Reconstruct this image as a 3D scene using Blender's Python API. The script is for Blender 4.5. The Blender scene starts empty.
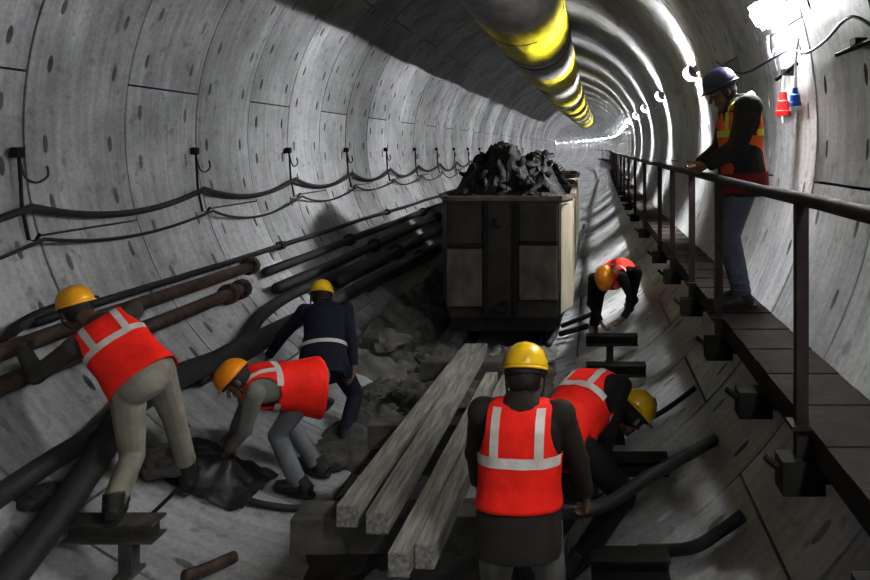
import bpy, bmesh, math, random
from mathutils import Vector, Matrix, noise
random.seed(7)
C = bpy.context.scene.collection
PI = math.pi
V = Vector
# ------------------------------------------------------------------ basics
CAM = V((1.15, 0.0, 2.6)); F_PX = 700.0; VPX, VPY = 585.0, 148.0
R, CZ = 2.75, 2.75                      # tunnel bore radius, height of its axis
RW, Y0 = 1.065, 0.59                    # lining ring width, first joint

def P(px, py, Y):                       # point seen at a given depth
    return V(((px-VPX)*Y/F_PX + CAM.x, Y, CAM.z - (py-VPY)*Y/F_PX))
def onwall(px, py, off=0.0):            # where a sight line meets the lining
    dx, dz = (px-VPX), -(py-VPY)
    a = dx*dx+dz*dz; b = 2*(CAM.x*dx+(CAM.z-CZ)*dz); c = CAM.x**2+(CAM.z-CZ)**2-(R-off)**2
    t = (-b+math.sqrt(b*b-4*a*c))/(2*a)
    return V((CAM.x+dx*t, F_PX*t, CAM.z+dz*t))
def bend(x, y, z):                      # the far tunnel turns gently
    if y > 45: x += .85+.0378*(y-45)-(y-45)**2/700.0
    elif y > 0: x += 4.2e-4*y*y
    return (x, y, z)
def gz(x): return CZ - math.sqrt(max(0, R*R-x*x))
def wallpt(ang, y, off=0):
    a = math.radians(ang); return V((math.cos(a)*(R-off), y, CZ+math.sin(a)*(R-off)))

def link(name, me, mat=None, parent=None):
    o = bpy.data.objects.new(name, me); C.objects.link(o)
    if mat is not None:
        me.materials.clear()
        for m in (mat if isinstance(mat, (list, tuple)) else [mat]): me.materials.append(m)
    if parent is not None: o.parent = parent
    return o
def obj(name, bm, mat=None, parent=None, smooth=False):
    bmesh.ops.recalc_face_normals(bm, faces=bm.faces)
    me = bpy.data.meshes.new(name)
    if smooth:
        for f in bm.faces: f.smooth = True
    bm.to_mesh(me); bm.free()
    return link(name, me, mat, parent)
def tag(o, label, cat, group=None, kind=None):
    o['label'] = label; o['category'] = cat
    if group: o['group'] = group
    if kind: o['kind'] = kind
    return o
def thing(name, label, cat, loc=(0, 0, 0), group=None):
    o = bpy.data.objects.new(name, None); C.objects.link(o); o.location = loc
    o.empty_display_size = 0.1
    return tag(o, label, cat, group)
def settle(root):                       # children were built in world space
    m = Matrix.Translation(-V(root.location))
    def rec(o):
        for c in o.children:
            if c.type == 'MESH' and not c.get('_s'): c.data.transform(m)
            rec(c)
    rec(root)

# ------------------------------------------------------------------ materials
def mat(name, col, rough=0.7, metal=0.0, var=0.25, scale=6.0, bump=0.0, bscale=40.0, spec=0.5, col2=None, stretch=(1, 1, 1), detail=6):
    m = bpy.data.materials.new(name); m.use_nodes = True
    nt = m.node_tree; n = nt.nodes; l = nt.links
    b = n['Principled BSDF']
    b.inputs['Roughness'].default_value = rough; b.inputs['Metallic'].default_value = metal
    b.inputs['Specular IOR Level'].default_value = spec
    tc = n.new('ShaderNodeTexCoord'); mp = n.new('ShaderNodeMapping'); mp.inputs['Scale'].default_value = stretch
    l.new(tc.outputs['Object'], mp.inputs[0])
    nz = n.new('ShaderNodeTexNoise'); nz.inputs['Scale'].default_value = scale; nz.inputs['Detail'].default_value = detail
    l.new(mp.outputs[0], nz.inputs['Vector'])
    cr = n.new('ShaderNodeValToRGB')
    c2 = col2 or tuple(c*(1-var) for c in col); c1 = tuple(min(1, c*(1+var*0.6)) for c in col)
    cr.color_ramp.elements[0].color = (*c2, 1); cr.color_ramp.elements[0].position = 0.3
    cr.color_ramp.elements[1].color = (*c1, 1); cr.color_ramp.elements[1].position = 0.7
    l.new(nz.outputs['Fac'], cr.inputs[0]); l.new(cr.outputs[0], b.inputs['Base Color'])
    if bump:
        n2 = n.new('ShaderNodeTexNoise'); n2.inputs['Scale'].default_value = bscale; n2.inputs['Detail'].default_value = 5
        l.new(mp.outputs[0], n2.inputs['Vector'])
        bp = n.new('ShaderNodeBump'); bp.inputs['Strength'].default_value = bump; bp.inputs['Distance'].default_value = 0.02
        l.new(n2.outputs['Fac'], bp.inputs['Height']); l.new(bp.outputs[0], b.inputs['Normal'])
    return m
def emis(name, col, st):
    m = bpy.data.materials.new(name); m.use_nodes = True
    b = m.node_tree.nodes['Principled BSDF']
    b.inputs['Base Color'].default_value = (0.9, 0.9, 0.9, 1)
    b.inputs['Emission Color'].default_value = (*col, 1); b.inputs['Emission Strength'].default_value = st
    return m
def concrete():
    m = bpy.data.materials.new('precast_concrete'); m.use_nodes = True
    nt = m.node_tree; n = nt.nodes; l = nt.links; b = n['Principled BSDF']
    tc = n.new('ShaderNodeTexCoord')
    at = n.new('ShaderNodeAttribute'); at.attribute_name = 'seg'
    def nz(sc, st, det=7, rg=0.6):
        mp = n.new('ShaderNodeMapping'); mp.inputs['Scale'].default_value = st
        l.new(tc.outputs['Object'], mp.inputs[0])
        t = n.new('ShaderNodeTexNoise'); t.inputs['Scale'].default_value = sc; t.inputs['Detail'].default_value = det; t.inputs['Roughness'].default_value = rg
        l.new(mp.outputs[0], t.inputs['Vector']); return t
    def ramp(src, a, bb, va, vb):
        r = n.new('ShaderNodeMapRange'); l.new(src, r.inputs[0])
        for k, v in enumerate((a, bb, va, vb)): r.inputs[k+1].default_value = v
        return r.outputs[0]
    def mul(a, c):
        q = n.new('ShaderNodeMath'); q.operation = 'MULTIPLY'; l.new(a, q.inputs[0])
        if isinstance(c, float): q.inputs[1].default_value = c
        else: l.new(c, q.inputs[1])
        return q.outputs[0]
    big = nz(1.3, (1, 1, 1)); fine = nz(30, (1, 1, 1), 4); streak = nz(3.0, (0.5, 5.0, 0.35), 6)
    spots = nz(9.0, (1, 1, 1), 3, 0.5)
    v = mul(ramp(big.outputs['Fac'], .3, .7, .58, 1.16), ramp(fine.outputs['Fac'], .25, .75, .82, 1.15))
    v = mul(v, ramp(streak.outputs['Fac'], .35, .65, .78, 1.08))
    v = mul(v, ramp(spots.outputs['Fac'], .28, .40, .65, 1.0))
    v = mul(v, ramp(at.outputs['Fac'], 0, 1, .68, 1.2))
    # darker towards the bottom of the bore
    sx = n.new('ShaderNodeSeparateXYZ'); l.new(tc.outputs['Object'], sx.inputs[0])
    v = mul(v, ramp(sx.outputs['Z'], 0.1, 1.7, .95, 1.0))
    v = mul(v, 0.42)
    cc = n.new('ShaderNodeCombineColor')
    for k, w in enumerate((.985, 1.0, 1.03)): l.new(mul(v, w), cc.inputs[k])
    l.new(cc.outputs[0], b.inputs['Base Color'])
    b.inputs['Roughness'].default_value = 0.52; b.inputs['Specular IOR Level'].default_value = 0.45
    bp = n.new('ShaderNodeBump'); bp.inputs['Strength'].default_value = .25; bp.inputs['Distance'].default_value = .01
    l.new(fine.outputs['Fac'], bp.inputs['Height']); l.new(bp.outputs[0], b.inputs['Normal'])
    return m
M = {}
M['conc'] = concrete()
M['gap'] = mat('joint_shadow', (.035, .035, .035), .9)
M['steel_dark'] = mat('dark_steel', (.016, .015, .014), .75, .0, .5, 8, .2, spec=.15)
M['rust'] = mat('rusty_pipe', (.085, .055, .042), .6, .3, .5, 9, .25, col2=(.03, .024, .02))
M['pipe_black'] = mat('black_pipe', (.018, .018, .019), .6, 0, .4, 8, .1)
M['rubber'] = mat('rubber_hose', (.020, .020, .021), .6, 0, .4, 10, .15)
M['timber'] = mat('weathered_timber', (.27, .258, .235), .75, 0, .5, 5, .5, 14, stretch=(9, .8, 9))
M['timber_dark'] = mat('dark_timber', (.09, .085, .078), .8, 0, .5, 6, .4, 20)
M['mud'] = mat('grey_mud', (.085, .082, .076), .75, 0, .6, 5, 1.0, 9, spec=.4)
M['mud_dark'] = mat('wet_mud', (.03, .029, .027), .5, 0, .5, 4, .8, 8)  # shared dark mud; in the pit it carries painted shade
M['muck'] = mat('excavated_muck', (.010, .0098, .0095), .7, 0, .6, 5, .8, 12, spec=.2)
M['cart'] = mat('muddy_cart_steel', (.040, .035, .030), .6, .35, .55, 3.5, .3, 20)
M['cart_plate'] = mat('worn_steel_plate', (.115, .095, .080), .6, .2, .6, 5, .3, 16, stretch=(1, 1, .5))
M['cart_side'] = mat('scoured_cart_side', (.27, .245, .185), .55, .2, .35, 4, .2, 20, stretch=(1, 1, .25))  # paler than the cart steel, lamplight put into the colour
M['deck'] = mat('walkway_deck', (.022, .017, .015), .8, 0, .5, 7, .3, spec=.15)
M['rail'] = mat('railing_steel', (.026, .019, .018), .7, 0, .4, 9, .1, spec=.2)
M['white_paint'] = mat('white_enamel', (.7, .7, .7), .4)
M['red_plastic'] = mat('red_plastic', (.70, .03, .03), .4, var=.1)
M['blue_plastic'] = mat('blue_plastic', (.02, .12, .55), .4, var=.1)
M['tube'] = emis('lamp_tube', (1.0, 1.0, 1.0), 610)
M['tube_louvred'] = emis('louvred_tube', (1.0, 1.0, 1.0), 4400)
M['louvre'] = mat('grey_louvre', (.35, .35, .35), .6)
M['slot'] = emis('lamp_slot', (1.0, 1.0, 1.0), 610)
M['tarp'] = mat('black_sheet', (.015, .015, .015), .5, 0, .4, 6, .5, 10)
M['worn_iron'] = mat('worn_iron', (.075, .070, .064), .7, 0, .5, 9, .3)
M['grate_bar'] = mat('grate_bar', (.09, .075, .065), .5, .4, .4, 7)

def duct_mat():
    m = bpy.data.materials.new('banded_duct_fabric'); m.use_nodes = True
    nt = m.node_tree; n = nt.nodes; l = nt.links; b = n['Principled BSDF']
    tc = n.new('ShaderNodeTexCoord'); sx = n.new('ShaderNodeSeparateXYZ'); l.new(tc.outputs['Object'], sx.inputs[0])
    nz = n.new('ShaderNodeTexNoise'); nz.inputs['Scale'].default_value = 2.2; nz.inputs['Detail'].default_value = 5
    l.new(tc.outputs['Object'], nz.inputs['Vector'])
    a = n.new('ShaderNodeMath'); a.operation = 'MULTIPLY_ADD'; l.new(nz.outputs['Fac'], a.inputs[0]); a.inputs[1].default_value = .9; l.new(sx.outputs['Y'], a.inputs[2])
    d = n.new('ShaderNodeMath'); d.operation = 'DIVIDE'; l.new(a.outputs[0], d.inputs[0]); d.inputs[1].default_value = 5.6
    fr = n.new('ShaderNodeMath'); fr.operation = 'FRACT'; l.new(d.outputs[0], fr.inputs[0])
    cr = n.new('ShaderNodeValToRGB'); e = cr.color_ramp.elements
    e[0].position = 0; e[0].color = (.27, .26, .25, 1); e[1].position = .14; e[1].color = (.30, .29, .28, 1)
    for p, c in ((.22, (.62, .52, .02, 1)), (.66, (.66, .58, .03, 1)), (.72, (.13, .11, .11, 1)), (.77, (.30, .29, .28, 1)), (.97, (.27, .26, .25, 1))):
        q = e.new(p); q.color = c
    l.new(fr.outputs[0], cr.inputs[0])
    mx = n.new('ShaderNodeMix'); mx.data_type = 'RGBA'; mx.blend_type = 'MULTIPLY'; mx.inputs['Factor'].default_value = .6
    n3 = n.new('ShaderNodeTexNoise'); n3.inputs['Scale'].default_value = 5; n3.inputs['Detail'].default_value = 6
    mp = n.new('ShaderNodeMapping'); mp.inputs['Scale'].default_value = (1, .35, 1); l.new(tc.outputs['Object'], mp.inputs[0]); l.new(mp.outputs[0], n3.inputs['Vector'])
    c3 = n.new('ShaderNodeValToRGB'); c3.color_ramp.elements[0].position = .35; c3.color_ramp.elements[1].position = .6; c3.color_ramp.elements[0].color = (.35, .33, .30, 1)
    l.new(n3.outputs['Fac'], c3.inputs[0]); l.new(cr.outputs[0], mx.inputs['A']); l.new(c3.outputs[0], mx.inputs['B'])
    l.new(mx.outputs['Result'], b.inputs['Base Color']); b.inputs['Roughness'].default_value = .6
    bp = n.new('ShaderNodeBump'); bp.inputs['Strength'].default_value = .6; bp.inputs['Distance'].default_value = .05
    l.new(n3.outputs['Fac'], bp.inputs['Height']); l.new(bp.outputs[0], b.inputs['Normal'])
    return m
M['duct'] = duct_mat()

# ------------------------------------------------------------------ mesh helpers
def frame_of(d):
    d = d.normalized(); u = V((0, 0, 1)) if abs(d.z) < .9 else V((0, 1, 0))
    s = d.cross(u).normalized(); return s, s.cross(d).normalized()
def box(bm, lo, hi, mtx=None):
    vs = [bm.verts.new((x, y, z)) for x in (lo[0], hi[0]) for y in (lo[1], hi[1]) for z in (lo[2], hi[2])]
    for f in ((0, 1, 3, 2), (4, 6, 7, 5), (0, 4, 5, 1), (2, 3, 7, 6), (0, 2, 6, 4), (1, 5, 7, 3)):
        bm.faces.new([vs[i] for i in f])
    if mtx is not None:
        for v in vs: v.co = mtx @ v.co
    return vs
def bevel(bm, w=.008, seg=2):
    bmesh.ops.bevel(bm, geom=list(bm.edges), offset=w, segments=seg, affect='EDGES', profile=.5)
def beam(bm, a, b, w, h, up=V((0, 0, 1))):
    d = (b-a); L = d.length; d.normalize(); s = d.cross(up).normalized(); u = s.cross(d)
    m = Matrix((s, d, u)).transposed().to_4x4(); m.translation = a
    box(bm, (-w/2, 0, -h/2), (w/2, L, h/2), m)
def ibeam(bm, a, b, w, h, t=.012):
    d = (b-a).normalized(); s = d.cross(V((0, 0, 1))).normalized(); u = s.cross(d)
    for off, ww, hh in ((u*(h/2-t/2), w, t), (u*0, t, h-2*t), (-u*(h/2-t/2), w, t)):
        beam(bm, a+off, b+off, ww, hh)
def rings(bm, secs, cap0=True, cap1=True):
    prev = None; n = len(secs[0]); first = None
    for pts in secs:
        cur = [bm.verts.new(p) for p in pts]
        if prev:
            for i in range(n):
                bm.faces.new((prev[i], prev[(i+1) % n], cur[(i+1) % n], cur[i]))
        else: first = cur
        prev = cur
    if cap0: bm.faces.new(first[::-1])
    if cap1: bm.faces.new(prev)
def tube(bm, pts, r, n=10, caps=True):
    pts = [V(p) for p in pts]; secs = []; s = None
    for i, p in enumerate(pts):
        d = (pts[min(i+1, len(pts)-1)]-pts[max(i-1, 0)]).normalized()
        if s is None: s, u = frame_of(d)
        else:
            s = (s-d*s.dot(d)).normalized(); u = s.cross(d)
        rr = r[i] if isinstance(r, (list, tuple)) else r
        secs.append([p+(s*math.cos(2*PI*k/n)+u*math.sin(2*PI*k/n))*rr for k in range(n)])
    rings(bm, secs, caps, caps)
def spline(pts, k=8):
    pts = [V(p) for p in pts]; out = []
    for i in range(len(pts)-1):
        p0 = pts[max(i-1, 0)]; p1 = pts[i]; p2 = pts[i+1]; p3 = pts[min(i+2, len(pts)-1)]
        for j in range(k):
            t = j/k
            out.append(.5*((2*p1)+(p2-p0)*t+(2*p0-5*p1+4*p2-p3)*t*t+(3*p1-p0-3*p2+p3)*t**3))
    out.append(pts[-1]); return out
def cone(bm, a, b, ra, rb, n=14, round0=True, round1=True):
    a = V(a); b = V(b); d = (b-a)
    if d.length < 1e-5: d = V((0, 0, 1e-4))
    d.normalize(); s, u = frame_of(d); secs = []
    if round0:
        for k in range(1, 5):
            t = PI/2*(1-k/5); secs.append((a-d*ra*math.sin(t), ra*math.cos(t)))
    secs.append((a, ra)); secs.append((a.lerp(b, .5), (ra+rb)/2)); secs.append((b, rb))
    if round1:
        for k in range(1, 5):
            t = PI/2*k/5; secs.append((b+d*rb*math.sin(t), rb*math.cos(t)))
    rings(bm, [[c+(s*math.cos(2*PI*i/n)+u*math.sin(2*PI*i/n))*r for i in range(n)] for c, r in secs])
def ellipsoid(bm, c, ax, n=16, m=10):
    c = V(c); X, Y, Z = ax; secs = []
    for j in range(1, m):
        t = -PI/2+PI*j/m
        secs.append([c+X*math.cos(t)*math.cos(2*PI*i/n)+Y*math.cos(t)*math.sin(2*PI*i/n)+Z*math.sin(t) for i in range(n)])
    rings(bm, secs)
def loft(bm, secs, n=24, e=2.3, cap0=True, cap1=True):
    out = []
    for c, X, Y in secs:                # centre, half-axis vectors
        ring = []
        for i in range(n):
            t = 2*PI*i/n; ct, st = math.cos(t), math.sin(t)
            ring.append(c+X*math.copysign(abs(ct)**(2/e), ct)+Y*math.copysign(abs(st)**(2/e), st))
        out.append(ring)
    rings(bm, out, cap0, cap1)
def remesh(name, bm, voxel, material, parent, smooth_it=3):
    bmesh.ops.recalc_face_normals(bm, faces=bm.faces)
    me = bpy.data.meshes.new(name+'_src'); bm.to_mesh(me); bm.free()
    o = bpy.data.objects.new('tmp', me); C.objects.link(o)
    r = o.modifiers.new('r', 'REMESH'); r.mode = 'VOXEL'; r.voxel_size = voxel; r.use_smooth_shade = True
    if smooth_it:
        s = o.modifiers.new('s', 'SMOOTH'); s.iterations = smooth_it; s.factor = .5
    dg = bpy.context.evaluated_depsgraph_get(); dg.update()
    res = bpy.data.meshes.new_from_object(o.evaluated_get(dg)); res.name = name
    bpy.data.objects.remove(o); bpy.data.meshes.remove(me)
    for p in res.polygons: p.use_smooth = True
    return link(name, res, material, parent)

# ------------------------------------------------------------------ tunnel lining (the setting)
SIDES = ('ceiling', 'wall_left', 'floor', 'wall_right')
TB = {s: bmesh.new() for s in SIDES}
LAY = {s: TB[s].loops.layers.float_color.new('seg') for s in SIDES}
def side_of(a):
    a %= 360
    return 'ceiling' if 45 <= a < 135 else 'wall_left' if 135 <= a < 225 else 'floor' if 225 <= a < 315 else 'wall_right'
def lining_segment(bm, lay, y0, a0, a1, near, r, val):
    g = .008; ga = math.degrees(g/R)
    n = max(4, round((a1-a0)/3)) if near else max(3, round((a1-a0)/6))
    ys = [g, .16, .225, .84, .905, RW-g] if near else [g, RW-g]
    th = [a0+ga+(a1-a0-2*ga)*j/n for j in range(n+1)]
    def pt(j_ang, yo, rr):
        a = math.radians(j_ang); return bend(math.cos(a)*rr, y0+yo, CZ+math.sin(a)*rr)
    grid = [[bm.verts.new(pt(t, yo, r)) for yo in ys] for t in th]
    fs = []
    for j in range(n):
        for k in range(len(ys)-1):
            q = [grid[j][k], grid[j][k+1], grid[j+1][k+1], grid[j+1][k]]
            if near and k in (1, 3) and j in (1, 4, 8, 11, 15, 18):
                tm = (th[j]+th[j+1])/2; h = (th[j+1]-th[j])
                ya, yb = ys[k]+.008, ys[k+1]-.008
                rim = []; dp = []
                for i in range(10):     # an oval bolt pocket sunk into the segment
                    w = 2*PI*i/10 + PI
                    rim.append(bm.verts.new(pt(tm+h*.47*math.cos(w), (ya+yb)/2+(yb-ya)/2*math.sin(w), r)))
                    dp.append(bm.verts.new(pt(tm+h*(.26*math.cos(w)+.05), (ya+yb)/2+(yb-ya)/2*.8*math.sin(w), r+.085)))
                for i in range(10): fs.append(bm.faces.new((rim[i], rim[(i+1) % 10], dp[(i+1) % 10], dp[i])))
                fs.append(bm.faces.new(dp))
                # rim[0] at angle pi -> lowest theta side, runs towards -y.. fill frame to corners
                c00, c01, c11, c10 = q
                idx = lambda i: rim[i % 10]
                order = [(0, c00, c01), ]
                ringv = list(rim)
                # corner nearest rim indices: lowest-theta mid=0 ; sin(w)<0 first => low-y side
                fs.append(bm.faces.new((c00, c01, idx(9), idx(0), idx(1))))
                fs.append(bm.faces.new((c00, idx(1), idx(2), idx(3), idx(4), c10)))
                fs.append(bm.faces.new((c10, idx(4), idx(5), idx(6), c11)))
                fs.append(bm.faces.new((c11, idx(6), idx(7), idx(8), idx(9), c01)))
                continue
            fs.append(bm.faces.new(q))
    # flanges that go back into the joint
    ro = r+.05
    def flange(vs, cos):
        bk = [bm.verts.new(c) for c in cos]
        for i in range(len(vs)-1): fs.append(bm.faces.new((vs[i], vs[i+1], bk[i+1], bk[i])))
    for k in (0, len(ys)-1): flange([grid[j][k] for j in range(n+1)], [pt(t, ys[k], ro) for t in th])
    for j in (0, n): flange(grid[j], [pt(th[j], y, ro) for y in ys])
    for f in fs:
        f.smooth = False
        for lp in f.loops: lp[lay] = (val, val, val, 1)
rg = random.Random(3)
for i in range(-7, 175):
    y0 = Y0+RW*i; near = -2 <= i < 34
    base = 196 if i % 2 == 0 else 172
    cuts = [base+60*k for k in range(7)]
    r = R+rg.uniform(0, .010)
    for k in range(6):
        a0, a1 = cuts[k], cuts[k+1]
        s = side_of((a0+a1)/2)
        v = min(1, max(0, rg.gauss(.5, .22)))
        lining_segment(TB[s], LAY[s], y0, a0, a1, near, r, v)
for s in SIDES:
    bm = TB[s]; me = bpy.data.meshes.new(s); bm.normal_update(); bm.to_mesh(me); bm.free()
    o = link(s, me, M['conc']); o['kind'] = 'structure'
# dark outer skin seen only through the joints
bm = bmesh.new(); secs = []
for i in range(-8, 176):
    y = Y0+RW*i
    secs.append([V(bend(math.cos(2*PI*k/72)*(R+.075), y, CZ+math.sin(2*PI*k/72)*(R+.075))) for k in range(72)])
rings(bm, secs, True, True)
o = obj('trim_1', bm, M['gap']); o['kind'] = 'structure'

# ------------------------------------------------------------------ lamps along the right wall
def bar_box(bm, c, half, m): box(bm, [-h for h in half], half, Matrix.Translation(c) @ m)
LY = 5.26; LS = 4 * RW
lamp_z, lamp_x = 3.63, 2.57
proto = None
rot = Matrix.Rotation(math.radians(-38), 4, 'Y')
def make_lamp():
    root = thing('wall_lamp', 'x', 'lamp')
    rt = Matrix.Rotation(math.radians(18), 4, 'Z') @ rot
    bm = bmesh.new(); box(bm, (-.05, -.29, -.06), (.06, .29, .06), rt); bevel(bm, .008, 1)
    obj('housing', bm, M['white_paint'], root)
    bm = bmesh.new(); box(bm, (-.085, -.28, -.07), (-.051, .28, .07), rt); bevel(bm, .006, 1)
    obj('diffuser', bm, M['tube'], root)
    for sg in (-1, 1):                  # added glowing slots with fins, shaped to throw light bands on the lining
        bm = bmesh.new(); z0, z1 = sorted((sg*.0605, sg*.067)); box(bm, (-.04, -.27, z0), (.045, .27, z1), rt)
        o = obj('light_slot', bm, M['slot'], root)
        for k in range(7):
            y = -.285+.095*k; z0, z1 = sorted((sg*.0605, sg*.135))
            bm = bmesh.new(); box(bm, (-.055, y-.003, z0), (.055, y+.003, z1), rt)
            obj('louvre', bm, M['white_paint'], o)
    bm = bmesh.new(); tube(bm, [rt @ V((.05, 0, .0)), rt @ V((.12, 0, .02)), V((.15, 0, 0.02))], .014, 8)
    obj('bracket', bm, M['white_paint'], root)
    return root
def make_finned_lamp():
    root = thing('wall_lamp', 'x', 'lamp')
    rt = rot
    bm = bmesh.new(); box(bm, (.0, -.29, -.055), (.06, .29, .055), rt); bevel(bm, .008, 1)
    obj('housing', bm, M['white_paint'], root)
    bm = bmesh.new()
    rings(bm, [[rt @ V((-.005-.035*math.sin(PI*i/12), y, -.05*math.cos(PI*i/12))) for i in range(13)] for y in (-.27, .27)])
    o = obj('diffuser', bm, M['tube_louvred'], root)
    for k in range(11):  # fins added around the tube to narrow its light into bands
        y = -.275+.055*k
        bm = bmesh.new(); rings(bm, [[rt @ V((-.115*math.sin(PI*i/12), y+d, -.13*math.cos(PI*i/12))) for i in range(13)] for d in (-.002, .002)])
        obj('louvre', bm, M['louvre'], o)
    bm = bmesh.new(); tube(bm, [rt @ V((.05, 0, .0)), rt @ V((.12, 0, .02)), V((.15, 0, .02))], .014, 8)
    obj('bracket', bm, M['white_paint'], root)
    return root
lamp0 = make_lamp(); lamp1 = make_finned_lamp()
names = ['nearest', 'second', 'third', 'fourth', 'fifth', 'sixth', 'seventh', 'eighth', 'ninth', 'tenth']
for k in [-3, -2, -1]+list(range(0, 40)):
    y = LY + LS*k
    src = lamp0 if k < 1 else lamp1
    if k in (-3, 1): root = src
    else:
        root = src.copy(); C.objects.link(root)
        for ch in src.children:
            c = ch.copy(); C.objects.link(c); c.parent = root
            for sub in ch.children: d_ = sub.copy(); C.objects.link(d_); d_.parent = c
    root.location = bend(lamp_x, y, lamp_z); root.scale = (.8, .8, .8)
    if k == 0: root['label'] = 'large glowing white tube lamp on the wall above the helmeted man on the walkway'
    elif k == 1: root['label'] = 'glowing wall lamp just beyond the navy helmet of the walkway man'
    elif k < 0: root['label'] = 'white tube lamp on the wall behind the viewpoint'; root['group'] = 'lamps behind the viewpoint'
    else:
        root['label'] = 'small distant glowing tube lamp in the receding row on the tunnel wall'
        root['group'] = 'distant wall lamps'

# ------------------------------------------------------------------ ventilation duct at the crown
DX, DZ, DR = .26, 4.50, .585
root = thing('ventilation_duct', 'fat yellow and white banded ventilation duct hung under the tunnel crown', 'duct', (DX, 2, DZ))
bm = bmesh.new(); secs = []
for i in range(0, 460):
    y = -5+i*.11
    ph = (y % 2.8)/2.8
    rr = DR*(1-.035*math.exp(-((ph-.5)/.05)**2)+.012*math.sin(y*5.1)*math.sin(y*1.7))
    ox = bend(0, y, 0)[0]
    secs.append([V((ox+DX+math.cos(2*PI*k/40)*(rr+.02*noise.noise(V((y*.9, math.cos(2*PI*k/40)*2, math.sin(2*PI*k/40)*2)))), y,
                    DZ+math.sin(2*PI*k/40)*(rr+.02*noise.noise(V((y*.9+9, math.cos(2*PI*k/40)*2, math.sin(2*PI*k/40)*2)))))) for k in range(40)])
rings(bm, secs, False, False)
obj('duct_skin', bm, M['duct'], root, True)
for y in [-2.2+2.8*k for k in range(0, 17)]:
    bm = bmesh.new(); ox = bend(0, y, 0)[0]
    tube(bm, [(ox+DX+math.cos(2*PI*k/32)*(DR*.985), y, DZ+math.sin(2*PI*k/32)*(DR*.985)) for k in range(33)], .018, 6)
    obj('hoop', bm, M['grate_bar'], root, True)
    bm = bmesh.new(); tube(bm, [(ox+DX, y, DZ+DR), (ox+DX, y, CZ+R-.02)], .008, 6)
    obj('hanger', bm, M['steel_dark'], root)
bm = bmesh.new()
secs = [[V((bend(0, 45.8, 0)[0]+DX+math.cos(2*PI*k/32)*r, y, DZ+math.sin(2*PI*k/32)*r)) for k in range(32)] for y, r in ((45.4, .60), (46.2, .60), (46.2, .52), (45.4, .52))]
rings(bm, secs, False, False); obj('end_collar', bm, M['steel_dark'], root)
settle(root)

# ------------------------------------------------------------------ pipes, hoses and cables on the left wall
def wall_at_ratio(rt, off):             # cross-section point seen at slope rt below the horizon, left side
    p = onwall(VPX-1000, VPY+1000*rt, off); return p.x, p.z
def straight_pipe(name, label, rt, rad, ya, yb, m, flange_y=(), cat='pipe', group=None):
    x, z = wall_at_ratio(rt, rad+.05)
    root = thing(name, label, cat, (x, ya, z), group)
    n = max(2, int((yb-ya)/.8)); pts = []
    for i in range(n+1):
        y = ya+(yb-ya)*i/n
        pts.append(V(bend(x+.012*noise.noise(V((y*.6, rt*9, 1))), y, z+.02*noise.noise(V((y*.5, rt*9, 5))))))
    bm = bmesh.new(); tube(bm, pts, rad, 12); obj('pipe_run', bm, m, root, True)
    for fy in flange_y:
        bm = bmesh.new(); tube(bm, [(x, fy-.035, z), (x, fy+.035, z)], rad*1.75, 12)
        for k in range(6):
            a = 2*PI*k/6; c = V((x+math.cos(a)*rad*1.4, fy, z+math.sin(a)*rad*1.4))
            tube(bm, [c-V((0, .06, 0)), c+V((0, .06, 0))], .012, 6)
        for v in bm.verts: v.co = V(bend(*v.co))
        obj('flange', bm, m, root)
    settle(root); return root
straight_pipe('water_pipe', 'slim dark pipe, topmost of the pipes running along the tunnel side', .318, .028, 4.45, 60, M['pipe_black'], (8.0, 12.2, 16.5, 21))
straight_pipe('rusty_pipe', 'brown rusty flanged pipe just under the slim dark top pipe', .350, .052, 1.5, 7.15, M['rust'], (7.12,))
straight_pipe('rusty_pipe', 'lower brown rusty flanged pipe passing behind the crouched worker in red vest', .408, .055, 1.5, 6.75, M['rust'], (6.72, 6.5))
straight_pipe('steel_pipe', 'dark pipe continuing beyond the upper flanged brown pipe end', .385, .05, 7.35, 60, M['pipe_black'], (9.9, 14.2, 18.4))
straight_pipe('steel_pipe', 'dark pipe behind navy worker, second lowest of the four far pipes', .455, .06, 7.3, 60, M['pipe_black'], (10.6, 15, 19.5))
straight_pipe('steel_pipe', 'thick dark pipe lowest of the far bundle beside the muck car', .54, .075, 8.6, 60, M['pipe_black'], (11.2, 15.6))
straight_pipe('steel_pipe', 'dark pipe resting low beside the muck car heap of pipes', .64, .06, 9.2, 60, M['pipe_black'], (12, 17))
def hose(name, label, pix, rad, m, cat='hose', off=None, extra=()):
    off = rad*.95 if off is None else off
    pts = [onwall(a, b, off) for a, b in pix]+list(extra)
    bm = bmesh.new(); tube(bm, spline(pts, 8), rad, 12)
    return tag(obj(name, bm, m, None, True), label, cat)
hose('rubber_hose', 'black hose curling off the slim top pipe past the first worker helmet', [(96, 300), (72, 304), (48, 311), (22, 324), (2, 344), (-20, 380), (-90, 440), (-220, 520)], .034, M['rubber'], off=.07)
hose('rubber_hose', 'thick black hose passing behind the worker leaning on the pipes', [(-420, 715), (-150, 580), (-40, 520), (0, 495), (50, 462), (100, 430), (140, 392), (180, 371), (238, 347), (262, 315), (300, 290), (360, 266), (420, 243)], .060, M['rubber'], off=.115)
hose('rubber_hose', 'fattest grey-black hose sweeping down past the feet of the leaning worker', [(-190, 900), (-80, 705), (-20, 612), (8, 578), (55, 518), (95, 460), (130, 410), (165, 386), (205, 366), (270, 333), (330, 303), (400, 266)], .078, M['rubber'], off=.19)
hose('rubber_hose', 'grey hose lying between pipes and the navy worker', [(200, 380), (255, 350), (300, 322), (350, 292), (400, 272), (440, 250)], .05, M['pipe_black'], off=.10)
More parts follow.
